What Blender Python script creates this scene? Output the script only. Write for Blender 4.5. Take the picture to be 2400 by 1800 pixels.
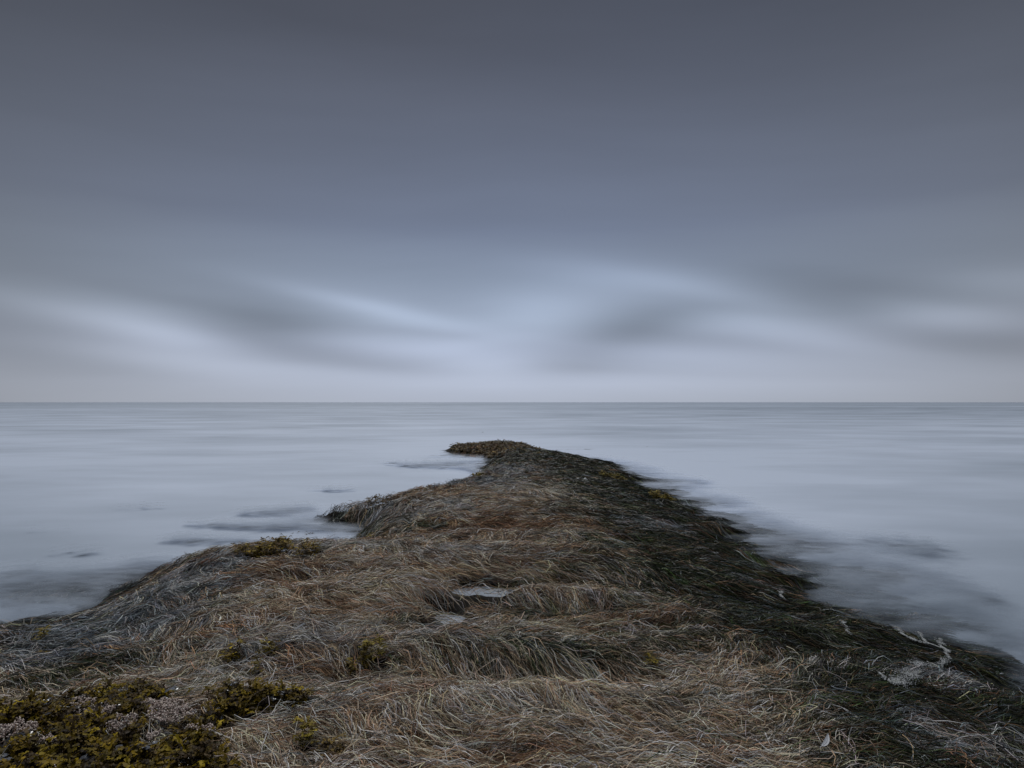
import bpy, math, numpy as np
from mathutils import Vector
R = math.radians
SC = bpy.context.scene
for o in list(bpy.data.objects): bpy.data.objects.remove(o)
COL = SC.collection
rng = np.random.default_rng(11)

# ------------------------------------------------------------------ camera
CAMZ = 1.6
F = 569.0            # focal length in pixels of a 1024 wide frame (20 mm lens)
PITCH = math.atan(18.3 / F)
cam = bpy.data.cameras.new('camera'); cam.lens = 20.0; cam.sensor_width = 36.0
cam.clip_start = 0.05; cam.clip_end = 60000
co = bpy.data.objects.new('camera', cam); COL.objects.link(co)
co.location = (0, 0, CAMZ); co.rotation_euler = (R(90) + PITCH, 0, 0)
SC.camera = co
SC.render.resolution_x, SC.render.resolution_y = 1024, 768
SC.view_settings.view_transform = 'Standard'
SC.view_settings.look = 'None'
SC.view_settings.exposure = 0.0
SC.view_settings.gamma = 1.0
SC.cycles.max_bounces = 6
SC.cycles.diffuse_bounces = 3
SC.cycles.glossy_bounces = 3
SC.cycles.transparent_max_bounces = 16
SC.cycles.use_denoising = True

def direction(px, py):          # photo position (2212 wide) -> world direction
    u = px * 1024 / 2212 - 512; v = py * 1024 / 2212 - 384
    d = np.array([u / F, 1.0, -v / F])
    c, s = math.cos(PITCH), math.sin(PITCH)
    return np.array([d[0], c * d[1] - s * d[2], s * d[1] + c * d[2]])
def ground(px, py, z):
    d = direction(px, py); t = (z - CAMZ) / d[2]
    return d[0] * t, d[1] * t
def lin(c):
    return tuple(((x / 255) / 12.92 if x / 255 < .04045 else ((x / 255 + .055) / 1.055) ** 2.4) for x in c)

# ------------------------------------------------------------------ world: overcast sky
SUN_EL, SUN_AZ = 52.0, -12.0     # veiled sun, high, ahead of the camera
W = bpy.data.worlds.new('World'); SC.world = W; W.use_nodes = True
nt = W.node_tree; N = nt.nodes; L = nt.links; N.clear()
def math_(op, a, b=None, c=None, nt=None):
    nt = nt or W.node_tree
    n = nt.nodes.new('ShaderNodeMath'); n.operation = op
    for i, q in enumerate((a, b, c)):
        if q is None: continue
        if isinstance(q, (int, float)): n.inputs[i].default_value = q
        else: nt.links.new(q, n.inputs[i])
    return n.outputs[0]
tc = N.new('ShaderNodeTexCoord'); sep = N.new('ShaderNodeSeparateXYZ')
L.new(tc.outputs['Generated'], sep.inputs[0])
AZ = math_('ARCTAN2', sep.outputs[0], sep.outputs[1])
EL = math_('ARCSINE', math_('MINIMUM', math_('MAXIMUM', sep.outputs[2], -1.0), 1.0))
cmb = N.new('ShaderNodeCombineXYZ')
L.new(math_('MULTIPLY', AZ, 1.1), cmb.inputs[0]); L.new(math_('MULTIPLY', EL, 6.0), cmb.inputs[1])
warp = N.new('ShaderNodeTexNoise'); warp.inputs['Scale'].default_value = 1.6; warp.inputs['Detail'].default_value = 3; warp.inputs['Roughness'].default_value = .4
L.new(cmb.outputs[0], warp.inputs['Vector'])
wsep = N.new('ShaderNodeSeparateColor'); L.new(warp.outputs['Color'], wsep.inputs[0])
AW = math_('ADD', AZ, math_('MULTIPLY', math_('SUBTRACT', wsep.outputs[0], .5), .07))
EW = math_('ADD', EL, math_('MULTIPLY', math_('SUBTRACT', wsep.outputs[1], .5), .026))
ramp = N.new('ShaderNodeValToRGB'); cr = ramp.color_ramp
stops = [(-90, (120, 128, 145)), (0, (171, 179, 195)), (1.8, (176, 185, 204)), (5, (164, 174, 195)), (8, (152, 164, 184)), (12, (135, 147, 167)),
         (17, (114, 124, 145)), (22, (102, 110, 128)), (28, (90, 96, 111)), (33, (79, 84, 97)), (38, (72, 77, 89)), (48, (95, 100, 112)), (62, (185, 188, 194)), (90, (216, 218, 222))]
f = lambda e: (e + 10) / 100 if e > -10 else 0
for i, (e, c) in enumerate(stops):
    el = cr.elements[i] if i < 2 else cr.elements.new(1.0)
    el.position = f(e); el.color = (*lin(c), 1)
for el, (e, c) in zip(sorted(cr.elements, key=lambda q: q.position), stops): el.color = (*lin(c), 1)
L.new(math_('DIVIDE', math_('ADD', math_('MULTIPLY', EW, 180 / math.pi), 10.0), 100.0), ramp.inputs[0])
# cloud masses: position (photo), half sizes, slope, strength
BLOBS = [(190, 690, 150, 13, 10, .22), (350, 722, 110, 24, 14, .36), (290, 765, 110, 14, 8, .16), (760, 655, 130, 12, 10, .26), (860, 680, 120, 20, 10, .26), (800, 745, 130, 14, 2, .20), (700, 610, 200, 18, 4, .05),
         (1200, 668, 90, 30, 2, .30), (1090, 690, 90, 40, 0, .10), (1400, 600, 170, 22, 8, .20), (1530, 630, 120, 14, 14, .16), (1290, 600, 120, 30, 3, .14), (1040, 790, 100, 26, 2, .20), (1010, 745, 90, 10, -6, .10),
         (1640, 695, 120, 14, 12, .20), (1760, 735, 160, 13, 10, .22), (1500, 765, 160, 12, 5, .10), (2030, 690, 80, 15, 10, .34), (2180, 610, 90, 18, 8, .22), (1950, 660, 60, 10, 12, .10),
         (400, 775, 330, 10, 5, .06), (800, 810, 500, 12, 2, .03),
         (600, 690, 110, 36, 12, -.26), (560, 735, 110, 26, 6, -.22), (440, 665, 140, 14, 6, -.12), (820, 790, 170, 14, 3, -.16), (930, 725, 120, 9, 6, -.08), (1400, 680, 120, 26, -6, -.20), (1330, 735, 110, 32, -14, -.28), (1500, 735, 130, 20, 6, -.12),
         (1240, 795, 110, 12, 0, -.12), (1780, 620, 170, 30, 14, -.20), (1850, 680, 110, 26, 14, -.16), (2030, 745, 180, 18, 6, -.16), (2190, 735, 90, 26, 0, -.14), (60, 760, 170, 34, 5, -.16), (30, 715, 90, 18, 8, -.08), (1960, 600, 170, 40, 6, -.14), (30, 600, 180, 60, 0, -.18),
         (1560, 805, 260, 8, 3, -.04), (1000, 480, 400, 60, 0, -.03), (700, 20, 620, 70, 0, -.12), (1300, 400, 340, 120, 0, .03), (2190, 60, 120, 160, 0, .10), (2100, 300, 300, 260, 0, .0)]
tot = None
for (px, py, sx, sy, rot, amp) in BLOBS:
    d = direction(px, py); d = d / np.linalg.norm(d)
    a0 = math.atan2(d[0], d[1]); e0 = math.asin(d[2]); k = 1024 / 2212 / F
    a = math_('SUBTRACT', AW, a0); e = math_('SUBTRACT', EW, e0)
    c, s = math.cos(R(-rot)), math.sin(R(-rot))
    p = math_('DIVIDE', math_('ADD', math_('MULTIPLY', a, c), math_('MULTIPLY', e, s)), sx * k)
    q = math_('DIVIDE', math_('SUBTRACT', math_('MULTIPLY', e, c), math_('MULTIPLY', a, s)), sy * k)
    g = math_('EXPONENT', math_('MULTIPLY', math_('ADD', math_('MULTIPLY', p, p), math_('MULTIPLY', q, q)), -.5))
    tot = math_("MULTIPLY_ADD", g, amp * .84, tot if tot is not None else 1.0)
streak = N.new('ShaderNodeTexNoise'); streak.inputs['Scale'].default_value = 1.0; streak.inputs['Detail'].default_value = 6; streak.inputs['Roughness'].default_value = .5
cm2 = N.new('ShaderNodeCombineXYZ')
L.new(math_('MULTIPLY', AW, 1.5), cm2.inputs[0])
L.new(math_('MULTIPLY', math_('ADD', EW, math_('MULTIPLY', math_('ABSOLUTE', AW), .10)), 13.0), cm2.inputs[1]); L.new(cm2.outputs[0], streak.inputs['Vector'])
tot = math_('ADD', tot, math_('MULTIPLY', math_('SUBTRACT', streak.outputs[0], .5), .20))
side = math_('MULTIPLY', math_('MINIMUM', math_('MULTIPLY', AZ, AZ), .6), .60)
tot = math_('MULTIPLY', tot, math_('SUBTRACT', 1.04, side))
hsv = N.new('ShaderNodeHueSaturation'); L.new(ramp.outputs[0], hsv.inputs['Color'])
L.new(math_('SUBTRACT', 1.02, math_('MULTIPLY', side, .7)), hsv.inputs['Saturation'])
bg = N.new('ShaderNodeBackground'); L.new(hsv.outputs[0], bg.inputs[0]); L.new(tot, bg.inputs[1])
sky = N.new('ShaderNodeTexSky'); sky.sky_type = 'NISHITA'; sky.sun_disc = False
sky.sun_elevation = R(SUN_EL); sky.sun_rotation = R(SUN_AZ)
bg2 = N.new('ShaderNodeBackground'); L.new(sky.outputs[0], bg2.inputs[0]); bg2.inputs[1].default_value = 0.06
mx = N.new('ShaderNodeMixShader'); mx.inputs[0].default_value = .96
L.new(bg2.outputs[0], mx.inputs[1]); L.new(bg.outputs[0], mx.inputs[2])
wo = N.new('ShaderNodeOutputWorld'); L.new(mx.outputs[0], wo.inputs[0])

sun = bpy.data.lights.new('sun', 'SUN'); sun.energy = 1.5; sun.angle = R(24); sun.color = (1.0, .985, .96)
so = bpy.data.objects.new('sun', sun); COL.objects.link(so)
sd = Vector((math.sin(R(SUN_AZ)) * math.cos(R(SUN_EL)), math.cos(R(SUN_AZ)) * math.cos(R(SUN_EL)), math.sin(R(SUN_EL))))
so.rotation_euler = sd.to_track_quat('Z', 'Y').to_euler()

# ------------------------------------------------------------------ noise
_P = np.random.default_rng(5).permutation(4096); _G = np.random.default_rng(6).uniform(0, 2 * np.pi, 4096)
_GX, _GY = np.cos(_G), np.sin(_G)
def noise(x, y, seed=0):
    x = np.asarray(x, float) + 311.7 * seed; y = np.asarray(y, float) + 77.3 * seed
    xi = np.floor(x).astype(np.int64); yi = np.floor(y).astype(np.int64); fx = x - xi; fy = y - yi
    u = fx * fx * fx * (fx * (fx * 6 - 15) + 10); v = fy * fy * fy * (fy * (fy * 6 - 15) + 10)
    def g(ix, iy, dx, dy):
        h = _P[(_P[ix & 4095] + iy) & 4095]; return _GX[h] * dx + _GY[h] * dy
    a = g(xi, yi, fx, fy); b = g(xi + 1, yi, fx - 1, fy); c = g(xi, yi + 1, fx, fy - 1); d = g(xi + 1, yi + 1, fx - 1, fy - 1)
    return 1.5 * ((a * (1 - u) + b * u) * (1 - v) + (c * (1 - u) + d * u) * v)
def fbm(x, y, octv=3, seed=0, gain=.5):
    t = 0; a = 1; n = 0
    for k in range(octv):
        t = t + a * noise(x * 2 ** k, y * 2 ** k, seed + k * 3); n += a; a *= gain
    return t / n
def sstep(a, b, x):
    t = np.clip((x - a) / (b - a), 0, 1); return t * t * (3 - 2 * t)

# ------------------------------------------------------------------ reef outline and height field
# photo position, height of the edge, width of the rise inwards, fall outwards
EDGE = [(-700, 1450, .0, 1.4, .38), (-250, 1362, .0, 1.2, .38), (0, 1335, .01, 1.0, .38), (60, 1315, .02, 1.0, .38), (130, 1318, .02, 1.0, .38), (215, 1300, .02, .9, .38), (290, 1250, .04, .7, .16), (360, 1228, .05, .6, .2),
        (430, 1205, .12, .5, .35), (500, 1190, .2, .4, .7), (600, 1172, .25, .4, 1.3), (690, 1167, .25, .4, 1.3), (770, 1165, .22, .4, 1.1), (800, 1163, .1, .4, .8),
        (765, 1150, .0, .5, .25), (715, 1136, .0, .5, .2), (695, 1118, .04, .35, .4), (730, 1104, .12, .35, .8), (790, 1090, .18, .35, 1.1), (860, 1072, .22, .35, 1.2), (950, 1049, .22, .35, 1.2),
        (1010, 1036, .22, .35, 1.2), (1052, 1012, .2, .35, 1.0), (1056, 1011, .06, .4, .5), (1040, 1004, .02, .4, .3), (1064, 997, .02, .4, .3), (1044, 990, .0, .4, .3), (1012, 984, .0, .4, .3), (986, 979, .02, .5, .3), (970, 968, .08, .5, .4),
        (1000, 959, .14, .5, .5), (1060, 953, .15, .5, .4), (1110, 954, .12, .6, .2), (1145, 963, .06, .6, .12), (1165, 975, .0, .7, .13), (1210, 982, .02, .8, .13), (1265, 991, .02, .8, .13),
        (1330, 1010, .02, .8, .13), (1362, 1030, .02, .8, .13), (1400, 1046, .02, .9, .13), (1450, 1076, .02, .9, .13), (1500, 1106, .02, .9, .13), (1560, 1142, .02, .9, .13), (1615, 1172, .02, .9, .13),
        (1640, 1200, .01, .9, .13), (1715, 1218, .02, .9, .13), (1735, 1255, .01, .9, .13), (1780, 1302, .01, .9, .13), (1850, 1335, .02, .9, .13), (1940, 1362, .03, .8, .12), (2000, 1388, .03, .8, .12),
        (2080, 1420, .05, .7, .14), (2140, 1462, .05, .6, .15), (2160, 1508, .02, .8, .12), (2220, 1522, .02, .9, .12), (2500, 1565, .0, .9, .12)]
PX = []
for (px, py, z, w, s) in EDGE:
    py += 22 if px <= 215 else (14 if px <= 360 else (20 if 400 < px < 800 and py > 1160 else (7 if 780 < px < 1060 and py > 1000 else (7 if py < 966 else 0))))
    x, y = ground(px, py, z); PX.append((x, y, z, w, s))
PX += [(PX[-1][0] + 1.5, -3, 0, .9, .12), (PX[0][0] - 1.5, -3, 0, 1.2, .12)]
PX = np.array(PX); NXT = np.roll(PX, -1, 0)
GX0, GX1, GY0, GY1, CELL = -15.0, 15.0, -2.5, 37.5, .04
gx = np.arange(GX0, GX1 + 1e-6, CELL); gy = np.arange(GY0, GY1 + 1e-6, CELL)
XX, YY = np.meshgrid(gx, gy)
def edge_field(X, Y):
    X = X + .10 * fbm(X * 1.3, Y * 1.3, 3, 21) * np.clip(Y / 4, .5, 1.2); Y = Y + .18 * fbm(X * 1.1, Y * 1.1, 3, 22)
    best = np.full(X.shape, 1e9); par = np.zeros(X.shape + (3,)); ins = np.zeros(X.shape, bool)
    wsum = np.zeros(X.shape)
    for a, b in zip(PX, NXT):
        dx, dy = b[0] - a[0], b[1] - a[1]; ll = dx * dx + dy * dy
        t = np.clip(((X - a[0]) * dx + (Y - a[1]) * dy) / ll, 0, 1)
        d2 = (X - a[0] - t * dx) ** 2 + (Y - a[1] - t * dy) ** 2
        best = np.minimum(best, d2)
        wt = math.sqrt(ll) / (d2 + .01) ** 2; wsum += wt
        for k in range(3): par[..., k] += wt * (a[2 + k] + t * (b[2 + k] - a[2 + k]))
        cond = (a[1] > Y) != (b[1] > Y)
        with np.errstate(divide='ignore', invalid='ignore'):
            xi = a[0] + (Y - a[1]) * dx / (dy if abs(dy) > 1e-12 else 1e-12)
        ins ^= cond & (X < xi)
    return np.where(ins, 1, -1) * np.sqrt(best), par / wsum[..., None]
D, PAR = edge_field(XX, YY)
ze, wi, sl = PAR[..., 0], PAR[..., 1], PAR[..., 2]
gentle = sstep(.40, .14, PAR[..., 2])
D0 = D; D = D + gentle * sstep(1.0, .0, np.abs(D + .1)) * (.42 * fbm(XX * .75, YY * 2.6, 3, 24) + .10 * fbm(XX * 2.5, YY * 7, 2, 25)) * np.clip(YY / 4, .7, 1.6)
wi = wi * (1 + .5 * gentle)
top = .36 - .008 * np.clip(YY, 0, 30)
din = np.clip(D, 0, None); dout = np.clip(-D, 0, None)
H = ze + (top - ze) * (1 - np.exp(-(din / wi) ** 1.15)) - sl * dout * np.exp(-dout * .0) 
H = np.where(D < 0, np.maximum(H, -.10 - .05 * dout - .30 * sstep(0, 3, dout)), H)
H = np.maximum(H, -.6)
amp = sstep(-.6, 1.0, D) * .9 + .1
hum = fbm(XX * .8 + .25 * YY, YY * 1.35, 2, 1) * .085 + (np.abs(fbm(XX * 1.5, YY * 2.3, 2, 4)) - .2) * -.10 + fbm(XX * 3.2, YY * 4.4, 2, 7) * .035
H = H + hum * amp * .62
# ledges and swells seen in the photo: position, half sizes (m), height
LUMPS = [(1020, 1225, 1.1, .22, .07), (620, 1190, .9, .25, .05), (1190, 1305, .6, .10, .05), (870, 1310, .30, .24, .09), (620, 1350, .7, .2, .06), (1500, 1350, .5, .18, .08), (1000, 1420, 1.0, .13, .03),
         (1250, 1480, .9, .10, -.10), (1350, 1560, .9, .12, .05), (250, 1470, .9, .16, -.06), (1060, 1285, .55, .22, -.05), (1000, 1350, .40, .20, -.06), (1200, 1335, .5, .10, -.06),
         (1700, 1480, .35, .1, .06), (1880, 1430, .6, .2, .05), (2080, 1470, .45, .2, .06), (1480, 1270, .5, .22, -.06), (900, 1150, 1.1, .4, -.07), (1220, 1180, .8, .25, .06), (330, 1320, .6, .3, -.05), (120, 1365, .6, .25, -.06), (200, 1400, .6, .2, -.04)]
for (px, py, sx, sy, h) in LUMPS:
    x, y = ground(px, py, .3); H = H + h * np.exp(-.5 * (((XX - x) / sx) ** 2 + ((YY - y) / sy) ** 2))
# weed mounds just under the water
MOUNDS = [(70, 1285, .35, .07), (160, 1262, .3, .06), (300, 1232, .3, .07), (330, 1215, .25, .05), (20, 1262, .25, .05), (210, 1235, .22, .05), (560, 1110, .5, .15), (300, 1100, .6, .15), (720, 1060, .6, .25), (150, 1197, .45, .10), (50, 1245, .35, .14), (20, 1240, .2, .1), (430, 1135, .35, .12), (400, 1168, .3, .10), (470, 1170, .45, .12), (600, 1140, .25, .12), (520, 1138, .3, .1), (110, 1150, .5, .1),
          (200, 1290, .5, .16), (100, 1280, .4, .12), (260, 1270, .3, .1), (230, 1255, .4, .12), (640, 1100, .3, .15), (900, 1007, .9, .3), (850, 1000, .6, .2), (950, 985, .8, .3), (1040, 933, 2.2, 1.3), (1110, 947, 1.8, .9), (1060, 921, 3.0, 1.6), (960, 1003, 1.0, .5),
          (1680, 1163, .4, .2), (1620, 1155, .4, .2), (1560, 1120, .5, .2), (1850, 1250, .5, .15), (1930, 1245, .35, .2), (1400, 965, 1.0, .3), (1270, 970, .8, .3), (1480, 1080, .5, .2), (1750, 1190, .4, .1),
          (1900, 1300, .4, .12), (2060, 1345, .2, .1), (2060, 1290, .3, .08), (1430, 1040, .8, .2), (1960, 1180, .4, .28)]
for (px, py, sx, sy) in MOUNDS:
    x, y = ground(px, py, 0); g = np.exp(-.5 * (((XX - x) / (sx * 1.0)) ** 2 + ((YY - y) / (sy * 1.7)) ** 2))
    H = np.where(H < -.008, H + np.clip(-.008 - H, 0, None) * g * (.85 + .4 * fbm(XX * 4, YY * 7, 2, 33)), H)
POOLS = [(1040, 1280, .20, .12), (966, 1338, .10, .08), (985, 1386, .16, .05)]
PZ = []
for (px, py, sx, sy) in POOLS:
    x, y = ground(px, py, .29)
    r = np.sqrt(((XX - x) / sx) ** 2 + ((YY - y) / sy) ** 2) + .75 * fbm(XX * 7, YY * 10, 2, 41)
    m = 1 - sstep(.8, 2.2, r); H = H * (1 - m) + (.266 + .034 * np.clip(r, 0, 2) ** 2) * m; PZ.append((x, y))
gHy, gHx = np.gradient(H, CELL); gDy, gDx = np.gradient(D, CELL)
def samp(A, x, y):
    fx = np.clip((x - GX0) / CELL, 0, A.shape[1] - 1.001); fy = np.clip((y - GY0) / CELL, 0, A.shape[0] - 1.001)
    i = fx.astype(int); j = fy.astype(int); u = fx - i; v = fy - j
    return (A[j, i] * (1 - u) + A[j, i + 1] * u) * (1 - v) + (A[j + 1, i] * (1 - u) + A[j + 1, i + 1] * u) * v
def Hs(x, y):
    out = (x < GX0) | (x > GX1) | (y > GY1) | (y < GY0)
    return np.where(out, -.6, samp(H, x, y))

# ------------------------------------------------------------------ mesh helpers
def mesh_obj(name, verts, faces, mat=None, parent=None, smooth=True, cols=None, attrs=None):
    """verts (n,3), faces (m,4) or (m,3) arrays"""
    me = bpy.data.meshes.new(name); verts = np.asarray(verts, np.float32); faces = np.asarray(faces, np.int32)
    k = faces.shape[1]; me.vertices.add(len(verts)); me.vertices.foreach_set('co', verts.ravel())
    me.loops.add(faces.size); me.loops.foreach_set('vertex_index', faces.ravel())
    me.polygons.add(len(faces)); me.polygons.foreach_set('loop_start', np.arange(len(faces), dtype=np.int32) * k)
    if smooth: me.polygons.foreach_set('use_smooth', np.ones(len(faces), bool))
    me.update()
    if cols is not None:
        a = me.attributes.new('tint', 'FLOAT_COLOR', 'POINT')
        a.data.foreach_set('color', np.concatenate([cols, np.ones((len(cols), 1))], 1).astype(np.float32).ravel())
    for nm, arr in (attrs or {}).items():
        a = me.attributes.new(nm, 'FLOAT', 'POINT'); a.data.foreach_set('value', np.asarray(arr, np.float32).ravel())
    if mat: me.materials.append(mat)
    o = bpy.data.objects.new(name, me); COL.objects.link(o); o.parent = parent
    return o
def tag(o, label=None, cat=None, group=None, kind=None):
    if label: o['label'] = label
    if cat: o['category'] = cat
    if group: o['group'] = group
    if kind: o['kind'] = kind
    return o
def polar(rs, ths):
    Rr, T = np.meshgrid(rs, ths, indexing='ij'); X = Rr * np.sin(T); Y = Rr * np.cos(T)
    n, m = Rr.shape; i = np.arange(n - 1)[:, None]; j = np.arange(m - 1)[None, :]
    a = i * m + j; F_ = np.stack([a, a + m, a + m + 1, a + 1], -1).reshape(-1, 4)
    return X.ravel(), Y.ravel(), F_
def mat_new(name):
    m = bpy.data.materials.new(name); m.use_nodes = True; n = m.node_tree.nodes; n.clear()
    out = n.new('ShaderNodeOutputMaterial'); p = n.new('ShaderNodeBsdfPrincipled'); m.node_tree.links.new(p.outputs[0], out.inputs[0])
    return m, m.node_tree, p
def tint_mat(name, rough=.55, spec=.35, scale=60, vary=.35, transl=0, coat=0):
    m, t, p = mat_new(name); n = t.nodes
    at = n.new('ShaderNodeAttribute'); at.attribute_name = 'tint'
    nz = n.new('ShaderNodeTexNoise'); nz.inputs['Scale'].default_value = scale; nz.inputs['Detail'].default_value = 2
    tcx = n.new('ShaderNodeTexCoord'); t.links.new(tcx.outputs['Object'], nz.inputs['Vector'])
    hs = n.new('ShaderNodeHueSaturation'); t.links.new(at.outputs['Color'], hs.inputs['Color'])
    t.links.new(math_('MULTIPLY_ADD', nz.outputs[0], vary * 2, 1 - vary, nt=t), hs.inputs['Value'])
    t.links.new(hs.outputs[0], p.inputs['Base Color'])
    p.inputs['Roughness'].default_value = rough; p.inputs['Specular IOR Level'].default_value = spec
    if coat: p.inputs['Coat Weight'].default_value = coat; p.inputs['Coat Roughness'].default_value = .25
    return m

# ------------------------------------------------------------------ reef rock and sea bed
th = np.concatenate([np.linspace(-math.pi, -R(62), 60)[:-1], np.linspace(-R(62), R(62), 620), np.linspace(R(62), math.pi, 60)[1:]])
rs = np.concatenate([[.02], np.geomspace(.6, 27, 420), np.geomspace(30, 26000, 14)])
X, Y, FA = polar(rs, th)
Z = Hs(X, Y) + (fbm(X * 9, Y * 9, 2, 9) * .012 - .012)
m, t, p = mat_new('dark_reef_rock'); n = t.nodes
nz = n.new('ShaderNodeTexNoise'); nz.inputs['Scale'].default_value = 7; nz.inputs['Detail'].default_value = 8
rp = n.new('ShaderNodeValToRGB'); rp.color_ramp.elements[0].color = (.004, .004, .003, 1); rp.color_ramp.elements[1].color = (.022, .018, .013, 1)
rp.color_ramp.elements[0].position = .35; rp.color_ramp.elements[1].position = .7
tco = n.new('ShaderNodeTexCoord'); t.links.new(tco.outputs['Object'], nz.inputs['Vector']); t.links.new(nz.outputs[0], rp.inputs[0]); t.links.new(rp.outputs[0], p.inputs['Base Color'])
bp = n.new('ShaderNodeBump'); bp.inputs['Distance'].default_value = .02; t.links.new(nz.outputs[0], bp.inputs['Height']); t.links.new(bp.outputs[0], p.inputs['Normal'])
p.inputs['Roughness'].default_value = .8; p.inputs['Specular IOR Level'].default_value = .12
tag(mesh_obj('reef_ground', np.stack([X, Y, Z], 1), FA, m), kind='structure', label='dark rocky reef running out into the sea under the seagrass')

# ------------------------------------------------------------------ sea
rs = np.concatenate([np.geomspace(1.0, 30, 420), np.geomspace(31, 26000, 90)])
X, Y, FA = polar(rs, th)
Hx = Hs(X, Y); dep = -Hx
Dd = np.where((X < GX0) | (X > GX1) | (Y > GY1) | (Y < GY0), -8.0, samp(D, X, Y))
keep = (Hx[FA] < .16).any(1); FA = FA[keep]
used, inv = np.unique(FA.ravel(), return_inverse=True); FA = inv.reshape(-1, 4)
X, Y, dep, Dd = X[used], Y[used], dep[used], Dd[used]
m, t, p = mat_new('milky_sea_water'); n = t.nodes; lk = t.links
ad = n.new('ShaderNodeAttribute'); ad.attribute_name = 'depth'
tco = n.new('ShaderNodeTexCoord')
def noise_xy(sx, sy, scale, det, rough=.5, w=0):
    mp = n.new('ShaderNodeMapping'); mp.inputs['Scale'].default_value = (sx, sy, 1); mp.inputs['Location'].default_value = (w, w * .7, 0); mp.inputs['Rotation'].default_value = (0, 0, R(w))
    lk.new(tco.outputs['Object'], mp.inputs[0]); q = n.new('ShaderNodeTexNoise'); q.inputs['Scale'].default_value = scale; q.inputs['Detail'].default_value = det; q.inputs['Roughness'].default_value = rough
    lk.new(mp.outputs[0], q.inputs['Vector']); return q.outputs[0]
nA = noise_xy(.65, 1.5, 1.3, 4, .55, 6); nB = noise_xy(1.1, 2.4, 3.5, 4, .5, 12)
def sub(a, b): return math_('SUBTRACT', a, b, nt=t)
dn = math_('ADD', ad.outputs['Fac'], math_('ADD', math_('MULTIPLY', sub(nA, .5), .26, nt=t), math_('MULTIPLY', sub(nB, .5), .12, nt=t), nt=t), nt=t)
for q in list(n):
    pass
mr = n.new('ShaderNodeMapRange'); mr.interpolation_type = 'SMOOTHERSTEP'; lk.new(dn, mr.inputs[0])
mr.inputs[1].default_value = -.05; mr.inputs[2].default_value = .075; mr.inputs[3].default_value = 0; mr.inputs[4].default_value = 1
lk.new(math_('MULTIPLY', mr.outputs[0], .985, nt=t), p.inputs['Alpha'])
# foam: milky inshore, clearer seaward; dark near camera paints in vignette and sky reflection
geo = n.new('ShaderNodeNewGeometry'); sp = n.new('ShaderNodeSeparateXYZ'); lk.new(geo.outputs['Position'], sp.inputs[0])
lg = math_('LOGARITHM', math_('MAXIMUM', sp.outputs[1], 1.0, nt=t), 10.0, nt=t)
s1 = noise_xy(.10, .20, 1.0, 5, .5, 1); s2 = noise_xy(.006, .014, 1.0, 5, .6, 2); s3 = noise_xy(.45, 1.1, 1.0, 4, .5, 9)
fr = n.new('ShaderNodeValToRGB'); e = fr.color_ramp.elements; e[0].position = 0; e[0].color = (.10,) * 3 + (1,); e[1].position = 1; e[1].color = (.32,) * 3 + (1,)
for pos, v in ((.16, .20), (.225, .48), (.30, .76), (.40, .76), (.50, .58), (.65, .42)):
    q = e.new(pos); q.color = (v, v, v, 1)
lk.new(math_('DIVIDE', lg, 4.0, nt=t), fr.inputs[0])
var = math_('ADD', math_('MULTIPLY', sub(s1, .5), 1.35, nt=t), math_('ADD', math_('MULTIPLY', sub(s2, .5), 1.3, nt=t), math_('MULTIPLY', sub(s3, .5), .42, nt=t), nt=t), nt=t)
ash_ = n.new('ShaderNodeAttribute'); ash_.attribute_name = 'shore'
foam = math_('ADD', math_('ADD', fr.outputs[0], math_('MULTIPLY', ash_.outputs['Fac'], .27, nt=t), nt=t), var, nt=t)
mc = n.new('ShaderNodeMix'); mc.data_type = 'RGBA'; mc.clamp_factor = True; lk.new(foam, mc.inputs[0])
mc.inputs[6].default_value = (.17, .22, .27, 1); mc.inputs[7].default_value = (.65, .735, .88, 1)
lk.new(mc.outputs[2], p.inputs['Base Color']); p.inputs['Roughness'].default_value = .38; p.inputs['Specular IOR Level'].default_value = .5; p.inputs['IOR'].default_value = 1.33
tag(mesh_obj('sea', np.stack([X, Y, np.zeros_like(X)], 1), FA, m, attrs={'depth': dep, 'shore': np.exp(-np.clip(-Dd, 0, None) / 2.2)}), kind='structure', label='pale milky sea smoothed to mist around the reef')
# thin swash veils just above the weed at the waterline
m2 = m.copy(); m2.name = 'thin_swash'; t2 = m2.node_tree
for q in t2.nodes:
    if q.type == 'MAP_RANGE': q.inputs[1].default_value = -.12; q.inputs[2].default_value = .15; q.inputs[4].default_value = .75
    if q.type == 'MAPPING' and tuple(q.inputs['Scale'].default_value)[0] > .5: q.inputs['Location'].default_value = (9, 5, 0)
Hx = -dep; kp = ((Hx[FA] < .16) & (np.hypot(X, Y)[FA] < 28)).all(1); F2 = FA[kp]
used, inv = np.unique(F2.ravel(), return_inverse=True); F2 = inv.reshape(-1, 4)
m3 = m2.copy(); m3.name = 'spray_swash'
for q in m3.node_tree.nodes:
    if q.type == 'MAP_RANGE': q.inputs[4].default_value = .6
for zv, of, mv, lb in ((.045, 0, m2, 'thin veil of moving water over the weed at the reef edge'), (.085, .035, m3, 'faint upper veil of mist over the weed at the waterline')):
    tag(mesh_obj('swash_water', np.stack([X[used], Y[used], np.full(len(used), zv)], 1), F2, mv, attrs={'depth': np.where(dep[used] < .06, dep[used] - of,   .06 - of - (dep[used] - .06) * 1.6) - sstep(14, 24, np.hypot(X[used], Y[used])) * .4, 'shore': np.exp(-np.clip(-Dd[used], 0, None) / 2.2)}), kind='structure', label=lb)

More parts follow.
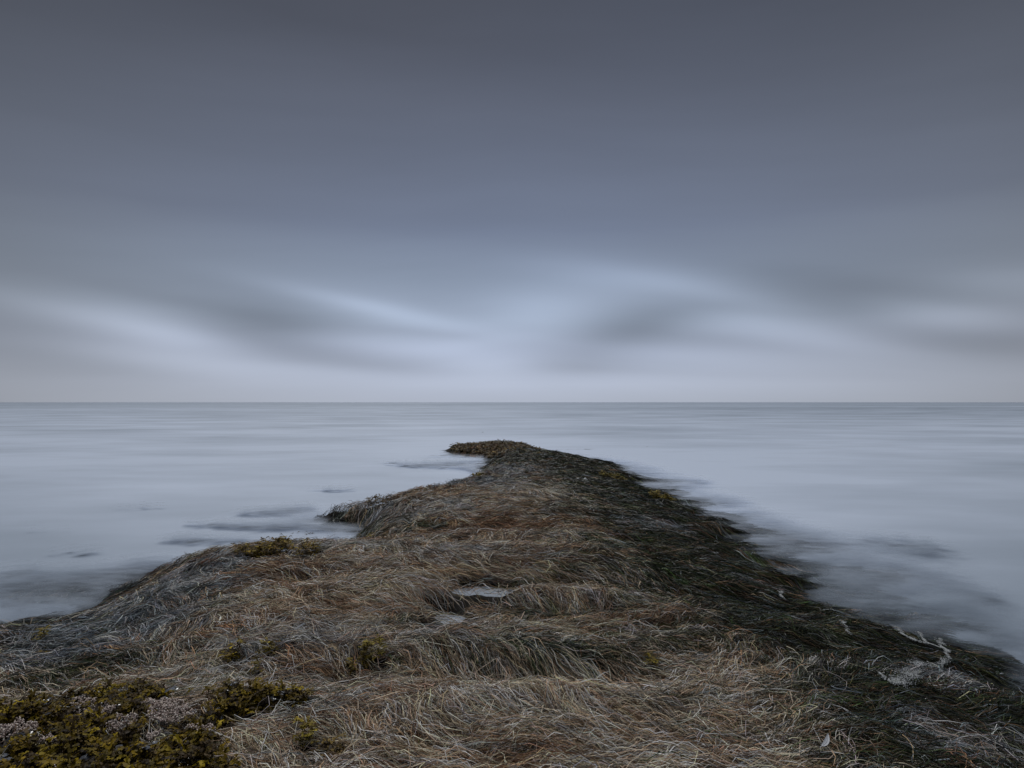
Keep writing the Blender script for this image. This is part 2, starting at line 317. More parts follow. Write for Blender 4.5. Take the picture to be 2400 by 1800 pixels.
# ------------------------------------------------------------------ tide pools
m, t, p = mat_new('pool_water'); p.inputs['Base Color'].default_value = (.40, .455, .53, 1); p.inputs['Roughness'].default_value = .02; p.inputs['IOR'].default_value = 1.5  # pale base colour paints in sky reflection that the gloss alone lacks
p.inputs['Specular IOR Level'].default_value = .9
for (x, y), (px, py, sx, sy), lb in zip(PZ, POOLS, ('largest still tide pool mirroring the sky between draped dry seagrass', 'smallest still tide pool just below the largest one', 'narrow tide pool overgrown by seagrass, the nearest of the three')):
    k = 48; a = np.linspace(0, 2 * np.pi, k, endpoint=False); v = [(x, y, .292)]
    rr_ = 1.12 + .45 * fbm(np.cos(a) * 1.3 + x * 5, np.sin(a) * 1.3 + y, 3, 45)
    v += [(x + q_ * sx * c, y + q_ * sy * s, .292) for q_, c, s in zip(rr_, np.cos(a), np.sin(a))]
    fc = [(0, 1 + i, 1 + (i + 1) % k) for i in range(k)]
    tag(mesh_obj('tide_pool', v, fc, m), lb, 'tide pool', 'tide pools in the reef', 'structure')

# ------------------------------------------------------------------ seagrass
def inside(poly, x, y):
    r = np.zeros(len(x), bool); n_ = len(poly)
    for i in range(n_):
        (ax, ay), (bx_, by_) = poly[i], poly[(i + 1) % n_]
        if ay == by_: continue
        r ^= ((ay > y) != (by_ > y)) & (x < ax + (y - ay) / (by_ - ay) * (bx_ - ax))
    return r
BED = [(-500, 1560), (-150, 1550), (0, 1537), (90, 1530), (190, 1513), (265, 1500), (340, 1508), (392, 1528), (425, 1503), (500, 1500), (520, 1530), (560, 1512), (615, 1515), (662, 1532), (640, 1556), (560, 1560), (500, 1575), (460, 1620), (490, 1660), (520, 1760), (480, 1900), (-500, 1900)]
HOLES = [(35, 1631, 40, 17), (215, 1577, 30, 12), (178, 1556, 26, 9), (262, 1611, 30, 12), (350, 1552, 42, 14), (157, 1585, 14, 6), (368, 1590, 46, 20), (430, 1618, 34, 8), (440, 1537, 42, 11), (330, 1640, 14, 6), (100, 1655, 20, 6)]
BEDW = bedw = [ground(px, py, .33) for px, py in BED]
bx0 = min(p[0] for p in bedw); bx1 = max(p[0] for p in bedw); by0 = max(.9, min(p[1] for p in bedw)); by1 = max(p[1] for p in bedw)
def inholes(x, y, k=1.0):
    r = np.zeros(len(x), bool)
    for (px, py, sx, sy) in HOLES:
        cx, cy = ground(px, py, .33); ex = abs(ground(px + sx, py, .33)[0] - cx); ey = abs(ground(px, py - sy, .33)[1] - cy)
        r |= ((x - cx) / (ex * k)) ** 2 + ((y - cy) / (ey * k)) ** 2 < 1
    return r
OLIVE = np.array([(.15, .10, .005), (.105, .068, .005), (.20, .145, .006), (.045, .028, .008), (.03, .02, .010), (.075, .055, .007)])
MUST = np.array([(.20, .15, .015), (.15, .11, .015), (.24, .19, .03), (.09, .065, .012)])
BROWNMUST = np.array([(.17, .11, .012), (.10, .065, .01), (.13, .075, .01), (.22, .16, .015), (.05, .033, .01)])
BROWN = np.array([(.10, .062, .018), (.13, .085, .02), (.06, .04, .018), (.045, .032, .02), (.16, .11, .03)])
TUFTS = [  # photo position, half width px, half height px, count, size, palette, label
    (575, 1192, 62, 14, 520, .05, BROWNMUST, 'widest olive rockweed patch on the crest of the left ledge'),
    (667, 1192, 26, 10, 130, .045, BROWNMUST, 'small olive rockweed patch just right of the wide ledge patch'),
    (640, 1168, 45, 3, 90, .04, BROWN, 'thin brown rockweed fringe along the skyline of the left ledge'),
    (772, 1170, 7, 3, 26, .04, OLIVE, 'leftmost of three tiny rockweed tufts on the ledge beside the bay'),
    (798, 1168, 8, 3, 26, .04, MUST, 'middle one of three tiny rockweed tufts on the ledge beside the bay'),
    (828, 1171, 10, 4, 40, .04, BROWN, 'rightmost of three tiny rockweed tufts on the ledge beside the bay'),
    (822, 1085, 40, 5, 170, .06, BROWN, 'brown rockweed on top of the headland across the bay'),
    (791, 1421, 14, 6, 60, .04, MUST, 'bright mustard rockweed tuft below the tide pools'),
    (822, 1418, 10, 5, 30, .035, MUST, 'smaller mustard tuft touching the right of the bright one'),
    (759, 1459, 9, 6, 30, .035, OLIVE, 'little olive tuft just left below the bright mustard one'),
    (88, 1382, 15, 3, 40, .04, MUST, 'flat mustard tuft in the grey wet weed at the left edge'),
    (110, 1413, 11, 4, 26, .035, OLIVE, 'faint olive tuft under the flat mustard one at the left'),
    (503, 1423, 20, 6, 55, .045, OLIVE, 'dark olive tuft beside the rust coloured seagrass on the left'),
    (583, 1403, 13, 4, 34, .04, MUST, 'mustard tuft above the pale seagrass left of the pools'),
    (553, 1461, 9, 4, 22, .035, MUST, 'tiny mustard tuft in pale seagrass above the rockweed bed'),
    (660, 1608, 13, 7, 34, .04, MUST, 'lone tuft in pale seagrass right of the rockweed bed'),
    (722, 1628, 32, 13, 120, .045, BROWN, 'brown rockweed clump near the bottom edge right of the bed'),
    (1035, 1033, 16, 3, 110, .09, MUST, 'mustard rockweed strip on the shore beyond the headland'),
    (1322, 1034, 34, 2, 130, .10, MUST, 'yellow green weed strip on the far right waterline'),
    (1432, 1079, 30, 4, 150, .10, MUST, 'pale yellow weed lying in the mist at the right waterline'),
    (1410, 1434, 9, 3, 44, .045, MUST, 'small yellow tuft in the green seagrass right of the pools')]
def settle(px, py, up=.05):
    """where the line of sight through a photo position meets the reef"""
    d = direction(px, py); t = np.linspace(1.2, 30, 6000); xx, yy, zz = d[0] * t, d[1] * t, CAMZ + d[2] * t
    k = np.argmax(zz < samp(H, xx, yy) + up); return xx[k], yy[k]
TC = []
for (px, py, sx, sy, *_r) in TUFTS:
    cx, cy = settle(px, py); r_ = math.hypot(cx, cy) / F * 1024 / 2212
    TC.append((cx, cy, sx * r_, max(.035, min(sy * r_ / (CAMZ / math.hypot(cx, cy)) * .9, .5))))
def nearweed(x, y, k=1.0):
    m_ = np.zeros(x.shape, bool)
    for (cx, cy, ex, ey) in TC: m_ |= ((x - cx) / (ex * k)) ** 2 + ((y - cy) / (ey * k)) ** 2 < 1
    return m_
PAL = {'straw': (.78, .64, .48), 'ash': (.58, .555, .54), 'tan': (.47, .32, .205), 'rust': (.25, .14, .08), 'brown': (.085, .055, .038),
       'dark': (.018, .016, .013), 'green': (.026, .044, .012), 'olive': (.062, .064, .02), 'slate': (.22, .25, .28), 'teal': (.045, .06, .06)}
PAL = {k: np.array(v) for k, v in PAL.items()}; KEYS = list(PAL); PALA = np.array([PAL[k] for k in KEYS])
_rb = [ground(px, py, .25) for px, py in ((1060, 985), (1090, 1010), (1180, 1045), (1240, 1090), (1280, 1140), (1340, 1195), (1400, 1275), (1490, 1350), (1630, 1440), (1760, 1540), (1900, 1650))][::-1]
RBX = [p_[0] for p_ in _rb]; RBY = [p_[1] for p_ in _rb]
SL = {'slate': .85, 'ash': .2, 'teal': .2, 'dark': .12, 'green': .06}; DG = {'green': .45, 'dark': .25, 'teal': .2, 'olive': .12}; RU = {'rust': .5, 'brown': .25, 'tan': .25, 'dark': .05}
ST = {'straw': .62, 'ash': .12, 'tan': .24, 'brown': .06}; AS = {'ash': .5, 'straw': .25, 'slate': .2, 'dark': .05}; LA = {'slate': .5, 'ash': .35, 'brown': .12, 'dark': .12, 'green': .06, 'rust': .08}
ZONES = [(170, 1360, 260, 60, SL), (350, 1285, 130, 50, SL), (470, 1240, 70, 26, SL), (330, 1380, 170, 24, LA), (90, 1410, 160, 30, SL), (430, 1270, 80, 45, LA), (330, 1350, 150, 30, LA), (380, 1330, 80, 20, LA), (210, 1435, 240, 22, DG), (60, 1475, 100, 18, DG), (430, 1400, 150, 13, RU),
         (570, 1345, 75, 34, ST), (600, 1262, 130, 18, RU), (800, 1330, 90, 40, ST), (700, 1425, 230, 20, AS), (520, 1440, 120, 14, AS), (700, 1475, 120, 14, RU), (650, 1560, 90, 30, DG), (640, 1590, 130, 26, AS), (800, 1208, 160, 14, AS), (560, 1222, 80, 12, AS),
         (1000, 1236, 120, 14, AS), (940, 1110, 120, 18, AS), (1050, 1150, 260, 24, RU), (1160, 1080, 70, 22, ST), (1080, 1068, 60, 16, AS), (1000, 1050, 130, 12, SL), (1100, 1025, 80, 14, LA), (880, 1384, 60, 12, DG), (1170, 1350, 110, 12, DG), (1200, 1448, 150, 15, DG),
         (1440, 1418, 70, 16, DG), (1330, 1465, 90, 12, DG), (1180, 1300, 190, 16, ST), (1300, 1210, 70, 12, DG), (1200, 1560, 300, 36, ST), (1500, 1600, 150, 30, ST), (1470, 1480, 110, 16, ST), (1000, 1640, 200, 24, ST), (1600, 1470, 60, 14, ST), (1400, 1370, 100, 14, RU),
         (790, 1120, 90, 16, DG), (730, 1108, 50, 14, DG), (830, 1098, 50, 9, LA), (900, 1145, 110, 9, DG), (1090, 1290, 80, 10, DG), (1000, 1400, 40, 10, DG), (1720, 1325, 40, 10, SL), (2040, 1455, 110, 26, LA), (2080, 1600, 150, 50, LA), (1640, 1225, 60, 12, LA), (1420, 1130, 70, 12, LA), (1030, 965, 80, 8, RU)]
ZN = []
for (px, py, rx, ry, mx_) in ZONES:
    cx, cy = ground(px, py, .27); ex = abs(ground(px + rx, py, .27)[0] - cx); ey = abs(ground(px, py - ry, .27)[1] - ground(px, py + ry, .27)[1]) / 2
    tl = math.atan2(cx, cy) * .0; ZN.append((cx, cy, math.cos(tl), math.sin(tl), ex * .75, ey * .8, mx_))
def RBXf(y): return np.interp(y, RBY, RBX)
def weights(x, y):
    """share of each colour of weed at a spot on the reef"""
    d = samp(D, x, y); h = samp(H, x, y); n1 = fbm(x * 1.1, y * 1.9, 3, 51); n2 = fbm(x * 2.6, y * 3.8, 3, 52); n3 = fbm(x * .6, y * .9, 2, 53)
    rt = x - np.interp(y, RBY, RBX)                                           # across the limit of the dark green weed
    wd_ = .34 + .06 * y
    right = sstep(-1.6, .7, (rt + (.55 + .06 * y) * n1 + .35 * n2) / wd_)
    wet = sstep(.20, .06, h + .06 * n2)                                       # low, wet edge
    W_ = {k: np.zeros_like(x) for k in KEYS}
    dry = (1 - right) * (1 - wet); near = sstep(4.0, 2.6, y)
    W_['straw'] = dry * (1.15 + 1.6 * near) * (1 + 2.2 * np.clip(n2, -.5, 1))
    W_['ash'] = dry * (.70 + .35 * near)
    W_['tan'] = dry * 1.25 * (1 - .4 * np.clip(n2 * 2, -1, 1)) + .08 * right
    W_['rust'] = dry * .62 * (1 + 2 * np.clip(n1, -.4, 1)) + .10 * right
    W_['brown'] = .34 + .26 * right + .2 * wet
    W_['dark'] = .34 + .55 * right + .3 * wet
    g = sstep(.06, .30, n3 * .7 + .5 * n2)
    W_['green'] = .08 + 1.2 * right + .4 * wet + 1.2 * g * dry
    W_['olive'] = .10 + .70 * right + .3 * g * dry + .15 * wet
    W_['slate'] = .06 + .25 * wet + .16 * right
    W_['teal'] = .10 + .4 * right + .4 * wet + .25 * g * dry
    for (cx, cy, ca, sa, ex, ey, mix) in ZN:
        dx, dy = x - cx, y - cy
        q = ((dx * ca + dy * sa) / ex) ** 2 + ((dy * ca - dx * sa) / ey) ** 2 + .6 * n2
        g_ = np.exp(-.5 * np.clip(q, 0, None) ** 1.5) * .92
        for k in KEYS: W_[k] = W_[k] * (1 - g_) + mix.get(k, .02) * g_ * 3.2
    return np.clip(np.stack([W_[k] for k in KEYS], -1), 0.0, None)
def flow(x, y, wob):
    """direction in which the weed lies"""
    d = samp(D, x, y); gx_, gy_ = samp(gHx, x, y), samp(gHy, x, y); ox, oy = -samp(gDx, x, y), -samp(gDy, x, y)
    a = 1.15 * fbm(x * .75, y * 1.1, 2, 61) * 1.6 + .75 * fbm(x * 2.6, y * 3.4, 2, 62) * 1.5 + wob
    rt = np.where(x > .3, 1.0, 1.0)
    vx = np.cos(a) * rt; vy = np.sin(a) - .18
    e = sstep(1.2, .1, d) * .8
    vx = vx + e * ox - 1.5 * gx_; vy = vy * .8 + e * oy - 1.5 * gy_
    l = np.hypot(vx, vy) + 1e-6; return vx / l, vy / l

def choose(Wt, r):
    c = np.cumsum(Wt, -1); c /= c[:, -1:]; return (r[:, None] > c).sum(-1).clip(0, len(KEYS) - 1)

def sample_spots(n_, lo=.9, hi=25.0, hmin=-.075, power=1.15):
    """spots on the reef, denser near the camera side"""
    out = []
    got = 0
    while got < n_:
        y = rng.uniform(lo, hi, n_ * 6); x = rng.uniform(-11, 11, n_ * 6)
        r = np.hypot(x, y); h = samp(H, x, y)
        ok = (rng.random(len(x)) < np.clip((2.4 / r), 0, 1) ** power) & (h > hmin) & (np.abs(x) < y * .95 + 1.2) & (r > 1.2)
        out.append(np.stack([x[ok], y[ok]], 1)); got += ok.sum()
    return np.concatenate(out)[:n_]
def in_pool(x, y, k=1.0):
    m_ = np.zeros_like(x, bool)
    for (cx, cy), (px, py, sx, sy) in zip(PZ, POOLS): m_ |= ((x - cx) / (sx * k)) ** 2 + ((y - cy) / (sy * k)) ** 2 < 1
    return m_

def poolhit(bx, by, u):
    m_ = np.zeros(len(bx), bool)
    for (cx, cy), (px, py, sx, sy) in zip(PZ, POOLS):
        wob = 1 + .35 * noise(bx * 14, by * 14, 44)
        # bare water, and a low fringe on its near side
        m_ |= (((((bx - cx) / sx) ** 2 + ((by - cy) / sy) ** 2) < wob).any(1)) & (u < .97)
        if sy > .06: m_ |= (((((bx - cx) / (sx * 1.2)) ** 2 + ((by - cy + .20) / .22) ** 2) < wob).any(1)) & (u < .93)
    return m_
def build_grass(n_clump, per, seg, loose=False):
    P0 = sample_spots(n_clump); x0, y0 = P0[:, 0], P0[:, 1]; r = np.hypot(x0, y0)
    lod = np.clip(r / 3.2, 1, 8) ** .72
    Ln = rng.uniform(.14, .38, n_clump) * (1 if not loose else .5) * np.clip(lod, 1, 1.6)
    steps = seg
    cx = np.zeros((n_clump, steps + 1)); cy = np.zeros_like(cx)
    x, y = x0.copy(), y0.copy(); wob = rng.normal(0, .30 if not loose else 1.1, n_clump); curl = rng.normal(0, .10 if not loose else .45, n_clump)
    for s in range(steps + 1):
        cx[:, s], cy[:, s] = x, y
        vx, vy = flow(x, y, wob + curl * s * 8 / steps)
        if loose:
            a = wob * 1.3 + curl * s * 8 / steps; vx2 = vx * np.cos(a) - vy * np.sin(a); vy = vx * np.sin(a) + vy * np.cos(a); vx = vx2
        x = x + vx * Ln / steps; y = y + vy * Ln / steps
    S = n_clump * per
    ci = np.repeat(np.arange(n_clump), per)
    wcl = (rng.uniform(.010, .032, n_clump) * lod * (1 if not loose else .8))[ci]
    u = rng.normal(0, 1, S); layer = rng.random(S)
    s = np.linspace(0, 1, steps + 1)[None, :]
    bx, by = cx[ci], cy[ci]
    tx = np.gradient(bx, axis=1); ty = np.gradient(by, axis=1); tl = np.hypot(tx, ty) + 1e-9; tx /= tl; ty /= tl
    # own shift along the lock and lateral spread
    shift = rng.uniform(-.10, .10, S)[:, None]; splay = (1.15 - .75 * np.sin(np.pi * np.clip(s * .95, 0, 1)) + .35 * s)
    w1 = rng.normal(0, 1, (S, 1)); ph = rng.uniform(0, 6.28, (S, 1)); fq = rng.uniform(4, 11, (S, 1))
    lat = u[:, None] * wcl[:, None] * splay + (.007 + .013 * s) * np.sin(fq * s + ph) * lod[ci][:, None] + w1 * .03 * s * s
    bx = bx + tx * shift - ty * lat; by = by + ty * shift + tx * lat
    hz = samp(H, bx, by)
    lock = .036 * np.exp(-.5 * u ** 2)[:, None] * np.sin(np.pi * np.clip(s * .9 + .08, 0, 1)) * np.minimum(lod[ci][:, None], 2)
    lift = (rng.random(S) ** 3 * (.030 if not loose else .05))[:, None] * np.sin(np.pi * s) + .010 * np.sin(fq * 1.7 * s + ph * 2)
    wetk = .25 + .75 * sstep(.0, .16, hz)
    bz = hz + .004 + (.028 * layer[:, None] + lock + lift) * wetk - .03 * s ** 4 * (layer[:, None] < .7)
    ok0 = ~poolhit(bx, by, rng.random(S))
    ok = ~(in_pool(bx[:, 0], by[:, 0], 1.0) | in_pool(bx[:, -1], by[:, -1], .75) | in_pool(bx[:, steps // 2], by[:, steps // 2], .8) & (rng.random(S) < .96)) & ok0 & ~((samp(D, bx, by).min(1) < np.where((bx[:, 0] < RBXf(by[:, 0]) - .3) & (by[:, 0] > 4.8), -.12, -.9))) & ~((inside(BEDW, bx[:, 3], by[:, 3]) & ~inholes(bx[:, 3], by[:, 3], 1.3)) & (rng.random(S) < .96)) & ~(nearweed(bx, by, 1.0).any(1) & (rng.random(S) < .96)) & ~(inside(BEDW, bx[:, -1], by[:, -1]) & (rng.random(S) < .6))
    # blade directions and width
    dz = np.gradient(bz, axis=1); dx = np.gradient(bx, axis=1); dy = np.gradient(by, axis=1)
    T_ = np.stack([dx, dy, dz], -1); T_ /= np.linalg.norm(T_, axis=-1, keepdims=True) + 1e-9
    rol = rng.uniform(-1.0, 1.0, (S, 1)) + .8 * np.sin(3 * s + ph)
    sidev = np.stack([-T_[..., 1], T_[..., 0], np.zeros_like(dz)], -1); sidev /= np.linalg.norm(sidev, axis=-1, keepdims=True) + 1e-9
    upv = np.cross(T_, sidev)
    sv = sidev * np.cos(rol)[..., None] + upv * np.sin(rol)[..., None]
    wd = (rng.uniform(.0007, .0016, S) * lod[ci] ** .95)[:, None] * (1 - .65 * s ** 3)
    Pm = np.stack([bx, by, bz], -1)
    A = Pm - sv * wd[..., None]; B = Pm + sv * wd[..., None]
    V = np.stack([A, B], 2)      # S, steps+1, 2, 3
    # colour
    xm, ym = cx[:, steps // 2], cy[:, steps // 2]
    Wt = weights(xm, ym)
    cc = choose(Wt, rng.random(n_clump)); alt = choose(Wt[ci], rng.random(S)); pick = np.where(rng.random(S) < .72, cc[ci], alt)
    base = PALA[pick] * rng.lognormal(0, .28, (S, 1)) * rng.lognormal(-.08, .55, (n_clump, 1))[ci]
    base = base * (1 + rng.normal(0, .05, (S, 3)))
    other = PALA[alt]
    c = base[:, None, :] * (1 - .35 * s[..., None]) + other[:, None, :] * .35 * s[..., None]
    c = np.repeat(c[:, :, None, :], 2, 2)
    return V[ok], np.clip(c[ok], .004, .75), pick[ok], (hz[ok][:, steps // 2])
def ribbons(V):
    S, n_ = V.shape[:2]; b = (np.arange(S) * n_ * 2)[:, None] + (np.arange(n_ - 1) * 2)[None, :]
    return np.stack([b, b + 1, b + 3, b + 2], -1).reshape(-1, 4)
GV, GC, GP, GH = [], [], [], []
for args in ((25000, 23, 7, False), (5500, 6, 7, True)):
    a, b, c, d = build_grass(*args); GV.append(a); GC.append(b); GP.append(c); GH.append(d)
GV = np.concatenate(GV); GC = np.concatenate(GC); GP = np.concatenate(GP); GH = np.concatenate(GH)
under = GH < .015
dryk = np.isin(GP, [KEYS.index(k) for k in ('straw', 'ash', 'tan', 'rust', 'brown')])
grass_dry = tint_mat('dry_seagrass_blades', .8, .10, 40); grass_wet = tint_mat('wet_seagrass_blades', .42, .22, 40)
for nm, sel, mt, lb in (('dry_seagrass', dryk & ~under, grass_dry, 'matted straw and rust coloured dry seagrass combed over the reef'),
                        ('wet_seagrass', ~dryk & ~under, grass_wet, 'dark green and slate wet seagrass draped over the reef and its edges'),
                        ('submerged_seagrass', under, grass_wet, 'seagrass under the milky water along the waterline')):
    v = GV[sel]; tag(mesh_obj(nm, v.reshape(-1, 3), ribbons(v), mt, cols=GC[sel].reshape(-1, 3)), lb, 'seagrass', kind='stuff')
    print(nm, sel.sum())

# ------------------------------------------------------------------ rockweed, coralline crust, foam, feather
def frond(rg):
    """one ruffled branching frond, root at the origin, about 1 long"""
    V, Q = [], []
    def branch(p, az, el, L_, w, depth):
        n_ = 3; prev = None; p = np.array(p, float)
        for i in range(n_ + 1):
            d = np.array([math.cos(az) * math.cos(el), math.sin(az) * math.cos(el), math.sin(el)])
            sd_ = np.array([-math.sin(az), math.cos(az), .55 * rg.normal()]); sd_ /= np.linalg.norm(sd_)
            ww = w * (.55 + .75 * math.sin(math.pi * min(1, .15 + .8 * i / n_))) * rg.uniform(.75, 1.25)
            if depth == 0 and i == n_: ww *= .55
            V.append(p - sd_ * ww); V.append(p + sd_ * ww + np.array([0, 0, rg.normal() * .03]))
            k = len(V)
            if prev is not None: Q.append((prev - 2, prev - 1, k - 1, k - 2))
            prev = k; p = p + d * L_ / n_; az += rg.normal() * .25; el -= rg.uniform(-.05, .32)
        if depth > 0:
            for s_ in (-1, 1): branch(p - d * L_ / n_ * 1.0, az + s_ * rg.uniform(.3, .75), el + rg.uniform(-.2, .5), L_ * .72, w * .9, depth - 1)
    branch((0, 0, 0), 0, rg.uniform(.3, 1.2), .42, .085, 2)
    return np.array(V), np.array(Q)
_fr = np.random.default_rng(3); FR = [frond(_fr) for _ in range(14)]
def fronds(name, xs, ys, size, tints, mat, sink=0.0, lift=.02, up=.6):
    VV, QQ, CC = [], [], []; off = 0; zs = samp(H, xs, ys); clump = .45 + 1.3 * sstep(-.35, .45, fbm(xs * 11, ys * 11, 2, 77))
    pick = rng.integers(0, len(FR), len(xs)); az = rng.uniform(0, 6.283, len(xs)); sc = size * rng.uniform(.6, 1.35, len(xs))
    for k in range(len(FR)):
        id_ = np.where(pick == k)[0]
        if not len(id_): continue
        v, q = FR[k]; c, s_ = np.cos(az[id_])[:, None], np.sin(az[id_])[:, None]
        x = (v[:, 0] * c - v[:, 1] * s_) * sc[id_][:, None] + xs[id_][:, None]; y = (v[:, 0] * s_ + v[:, 1] * c) * sc[id_][:, None] + ys[id_][:, None]
        z = v[:, 2] * sc[id_][:, None] * up + zs[id_][:, None] + lift * clump[id_][:, None] + rng.uniform(-.01, .015, len(id_))[:, None]
        VV.append(np.stack([x, y, z], -1).reshape(-1, 3))
        QQ.append((q[None] + (np.arange(len(id_)) * len(v))[:, None, None] + off).reshape(-1, 4)); off += len(id_) * len(v)
        t_ = tints[rng.integers(0, len(tints), len(id_))] * rng.lognormal(0, .3, (len(id_), 1))
        CC.append(np.repeat(t_, len(v), 0) * rng.uniform(.8, 1.2, (len(id_) * len(v), 1)))
    return mesh_obj(name, np.concatenate(VV), np.concatenate(QQ), mat, cols=np.clip(np.concatenate(CC), .003, .7))
weed = tint_mat('rockweed_fronds', .55, .10, 60, .45)
BLUE = np.array([(.10, .11, .13), (.06, .065, .075), (.04, .035, .03)])
x = rng.uniform(bx0, bx1, 46000); y = rng.uniform(by0, by1, 46000)
jx = x + .03 * fbm(x * 9, y * 9, 2, 71); jy = y + .03 * fbm(x * 9, y * 9, 2, 72)
ok = inside(bedw, jx, jy) & (y > 1.0); hl = np.zeros(len(x), bool)
for (px, py, sx, sy) in HOLES:
    cx, cy = ground(px, py, .33); ex = abs(ground(px + sx, py, .33)[0] - cx); ey = abs(ground(px, py - sy, .33)[1] - cy)
    hl |= ((jx - cx) / (ex * 1.15)) ** 2 + ((jy - cy) / (ey * 1.9)) ** 2 < 1
bump = fbm(x * 5, y * 5, 2, 73)
sel = np.where(ok & ~hl & (rng.random(len(x)) < .75 + .8 * bump))[0][:14000]
tag(fronds('rockweed_bed', x[sel], y[sel], .052, OLIVE, weed, lift=.05, up=.8), 'bed of ruffled olive and mustard rockweed in the near left corner', 'rockweed', kind='stuff')
blue_m = tint_mat('shiny_kelp_blades', .18, .7, 30, .2)
sel = np.where(ok & (rng.random(len(x)) < .008))[0]
tag(fronds('shiny_weed_blades', x[sel], y[sel], .075, BLUE, blue_m, lift=.05, up=.5), 'wet blue grey shining blades scattered through the olive rockweed bed', 'rockweed', kind='stuff')
SIL = {}
for (px, py, sx, sy, n_, sz, pal, lb), (cx, cy, ex, ey) in zip(TUFTS, TC):
    n_ = int(n_ * 1.5)
    r_ = np.sqrt(rng.random(n_)); a_ = rng.uniform(0, 6.283, n_)
    xs = cx + ex * .85 * r_ * np.cos(a_) * rng.uniform(.6, 1.2, n_); ys = cy + ey * r_ * np.sin(a_) * rng.uniform(.7, 1.2, n_)
    tag(fronds('rockweed_tuft', xs, ys, sz * .95, pal, weed, lift=.07), lb, 'rockweed', 'rockweed tufts on the reef')
# far tip, crusted with rockweed
tipw = [ground(px, py, .12) for px, py in ((968, 974), (985, 962), (1060, 954), (1120, 956), (1158, 968), (1175, 980), (1130, 986), (1060, 988), (1000, 986))]
a_ = np.array(tipw); x = rng.uniform(a_[:, 0].min(), a_[:, 0].max(), 9000); y = rng.uniform(a_[:, 1].min(), a_[:, 1].max(), 9000)
sel = np.where(inside(tipw, x, y) & (samp(H, x, y) > .03))[0][:2600]
tag(fronds('rockweed_crust', x[sel], y[sel], .16, BROWN, weed, lift=.05), 'brown rockweed crust capping the far tip of the reef', 'rockweed', kind='stuff')
# beads of pale coralline weed and foam
def beads(name, xs, ys, zs, rad, tints, mat):
    o8 = np.array([(1, 0, 0), (-1, 0, 0), (0, 1, 0), (0, -1, 0), (0, 0, 1), (0, 0, -1)], float)
    f8 = np.array([(0, 2, 4), (2, 1, 4), (1, 3, 4), (3, 0, 4), (2, 0, 5), (1, 2, 5), (3, 1, 5), (0, 3, 5)])
    n_ = len(xs); rr = rad * rng.uniform(.5, 1.3, (n_, 1, 3)); P_ = np.stack([xs, ys, zs], -1)[:, None] + o8[None] * rr
    F_ = (f8[None] + (np.arange(n_) * 6)[:, None, None]).reshape(-1, 3)
    t_ = tints[rng.integers(0, len(tints), n_)] * rng.lognormal(0, .2, (n_, 1))
    return mesh_obj(name, P_.reshape(-1, 3), F_, mat, cols=np.clip(np.repeat(t_, 6, 0), 0, .85))
cor = tint_mat('coralline_beads', .7, .2, 80, .3); XS, YS = [], []
for (px, py, sx, sy) in HOLES:
    if py in (1537,): continue
    cx, cy = ground(px, py, .33); ex = abs(ground(px + sx, py, .33)[0] - cx) * 1.05; ey = abs(ground(px, py - sy, .33)[1] - cy) * 1.05
    n_ = int(ex * ey * 90000) + 80; r_ = np.sqrt(rng.random(n_)); a_ = rng.uniform(0, 6.283, n_); XS.append(cx + ex * r_ * np.cos(a_)); YS.append(cy + ey * r_ * np.sin(a_))
XS = np.concatenate(XS); YS = np.concatenate(YS); cl = fbm(XS * 30, YS * 30, 2, 81)
ZS = samp(H, XS, YS) + .078 + .024 * cl + rng.uniform(0, .012, len(XS))
tag(beads('coralline_algae', XS, YS, ZS, .0042, np.array([(.60, .51, .46), (.46, .38, .34), (.66, .59, .54), (.30, .23, .21)]), cor), 'pale pink beaded coralline weed showing between the olive rockweed', 'coralline algae', kind='stuff')
foam_m = tint_mat('sea_foam', .5, .4, 50, .15)
FOAMS = [([(1370, 1140), (1430, 1110), (1500, 1062), (1600, 1040), (1650, 1046)], .022, 1500, 'thickest white foam patch on dark weed at the right edge', 3),
         ([(1640, 1075), (1650, 1035), (1680, 990), (1715, 958), (1715, 922), (1690, 905), (1670, 872), (1675, 842)], .008, 800, 'winding white foam line climbing up from the thick foam patch', 3),
         ([(1380, 770), (1420, 808), (1500, 850), (1570, 870), (1640, 890), (1690, 912)], .009, 800, 'long white foam line slanting down the right waterline', 3),
         ([(1525, 795), (1550, 835), (1582, 872)], .008, 260, 'short faint foam line beside the long slanting one', 3),
         ([(1028, 728), (1058, 768), (1082, 808)], .007, 240, 'white foam thread on the weed ridge right of centre', 3),
         ([(645, 525), (628, 548), (665, 580)], .008, 200, 'small curled foam thread between dark green weed', 3),
         ([(60, 258), (120, 240), (170, 246)], .010, 160, 'flat foam thread on the upper right weed slope', 3),
         ([(198, 274), (228, 278), (224, 306)], .014, 160, 'bright foam fleck on the upper right weed slope', 3),
         ([(1280, 1075), (1330, 1115), (1378, 1136)], .006, 220, 'thin foam thread running into the thick foam patch', 3),
         ([(8, 98), (62, 94)], .012, 120, 'foam fleck at the edge of the upper right weed slope', 3),
         ([(972, 632), (985, 624), (1020, 626), (1036, 646)], .02, 200, 'farthest white foam hook on the dark weed', 6)]
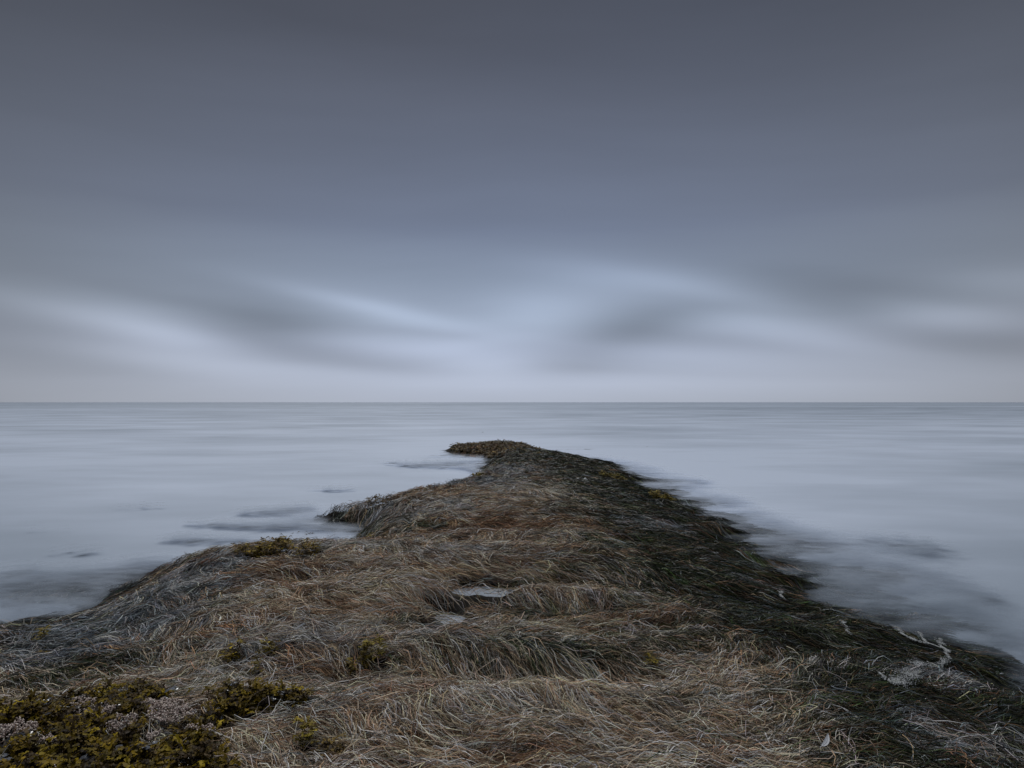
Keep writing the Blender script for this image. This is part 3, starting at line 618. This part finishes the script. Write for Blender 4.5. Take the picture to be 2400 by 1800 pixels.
for pts, wdt, n_, lb, crop in FOAMS:
    if crop == 3: pp = [((1600 + a * .3617) * .9217, (1200 + b * .3617) * .9217) for a, b in pts]
    else: pp = [((1000 + a * .3617) * .9217, (900 + b * .3617) * .9217) for a, b in pts]
    wp = []
    for px, py in pp:
        z = .1
        for _ in range(8): qx, qy = ground(px, py, z); z = .5 * z + .5 * (float(samp(H, np.array([qx]), np.array([qy]))[0]) + .06)
        wp.append((qx, qy))
    n_ = int(n_ * (1 if crop == 6 else 2.2)); wp = np.array(wp); seg = rng.integers(0, len(wp) - 1, n_); t_ = rng.random(n_)
    xs = wp[seg, 0] * (1 - t_) + wp[seg + 1, 0] * t_; ys = wp[seg, 1] * (1 - t_) + wp[seg + 1, 1] * t_
    ok_ = (noise(xs * 22, ys * 22, 95) > -.12) | (rng.random(n_) < .25); xs, ys = xs[ok_], ys[ok_]; n_ = len(xs)
    wl = wdt * (.5 + 1.2 * np.abs(noise(xs * 14, ys * 14, 91)))
    xs = xs + rng.normal(0, 1, n_) * wl + .012 * noise(xs * 25, ys * 25, 92); ys = ys + rng.normal(0, 1, n_) * wl + .012 * noise(xs * 25, ys * 25, 93)
    o = beads('foam_streak', xs, ys, samp(H, xs, ys) + .078, .0030 * (7 if crop == 6 else 1), np.array([(.36, .38, .39), (.24, .26, .27), (.46, .48, .49)]), foam_m)
    tag(o, lb, 'foam', 'foam streaks on the right of the reef')
# white feather
fx, fy = ground(1787, 1622, .34); fz = float(samp(H, np.array([fx]), np.array([fy]))[0]) + .095
e = bpy.data.objects.new('feather', None); COL.objects.link(e); e.location = (fx, fy, fz); e.rotation_euler = (R(40), R(-8), R(25)); tag(e, 'small white curled feather caught on the seagrass near the bottom right', 'feather')
fm, ft, fp = mat_new('white_feather'); fp.inputs['Base Color'].default_value = (.75, .77, .80, 1); fp.inputs['Roughness'].default_value = .7
k = 12; tt = np.linspace(0, 1, k); cv = .022 * tt ** 2; wv = .0085 * np.sin(np.pi * (.08 + .9 * tt)) ** .7
v = np.concatenate([np.stack([tt * .055 - .027, cv + wv, .006 * np.sin(tt * 3) + .004 * tt], 1), np.stack([tt * .055 - .027, cv, .006 * np.sin(tt * 3)], 1), np.stack([tt * .055 - .027, cv - wv, .006 * np.sin(tt * 3) + .003], 1)])
fq = [(r_ * k + i, (r_ + 1) * k + i, (r_ + 1) * k + i + 1, r_ * k + i + 1) for r_ in range(2) for i in range(k - 1)]
mesh_obj('vane', v, fq, fm, e)
tt = np.linspace(-.25, .95, 8); c_ = np.stack([tt * .055 - .027, .022 * np.clip(tt, 0, 1) ** 2, .006 * np.sin(np.clip(tt, 0, 1) * 3) + .0008], 1); v = []
for i in range(8):
    for a in range(4): v.append(c_[i] + .0007 * np.array([0, math.cos(a * 1.571), math.sin(a * 1.571)]))
mesh_obj('shaft', v, [(i * 4 + a, i * 4 + (a + 1) % 4, (i + 1) * 4 + (a + 1) % 4, (i + 1) * 4 + a) for i in range(7) for a in range(4)], fm, e)
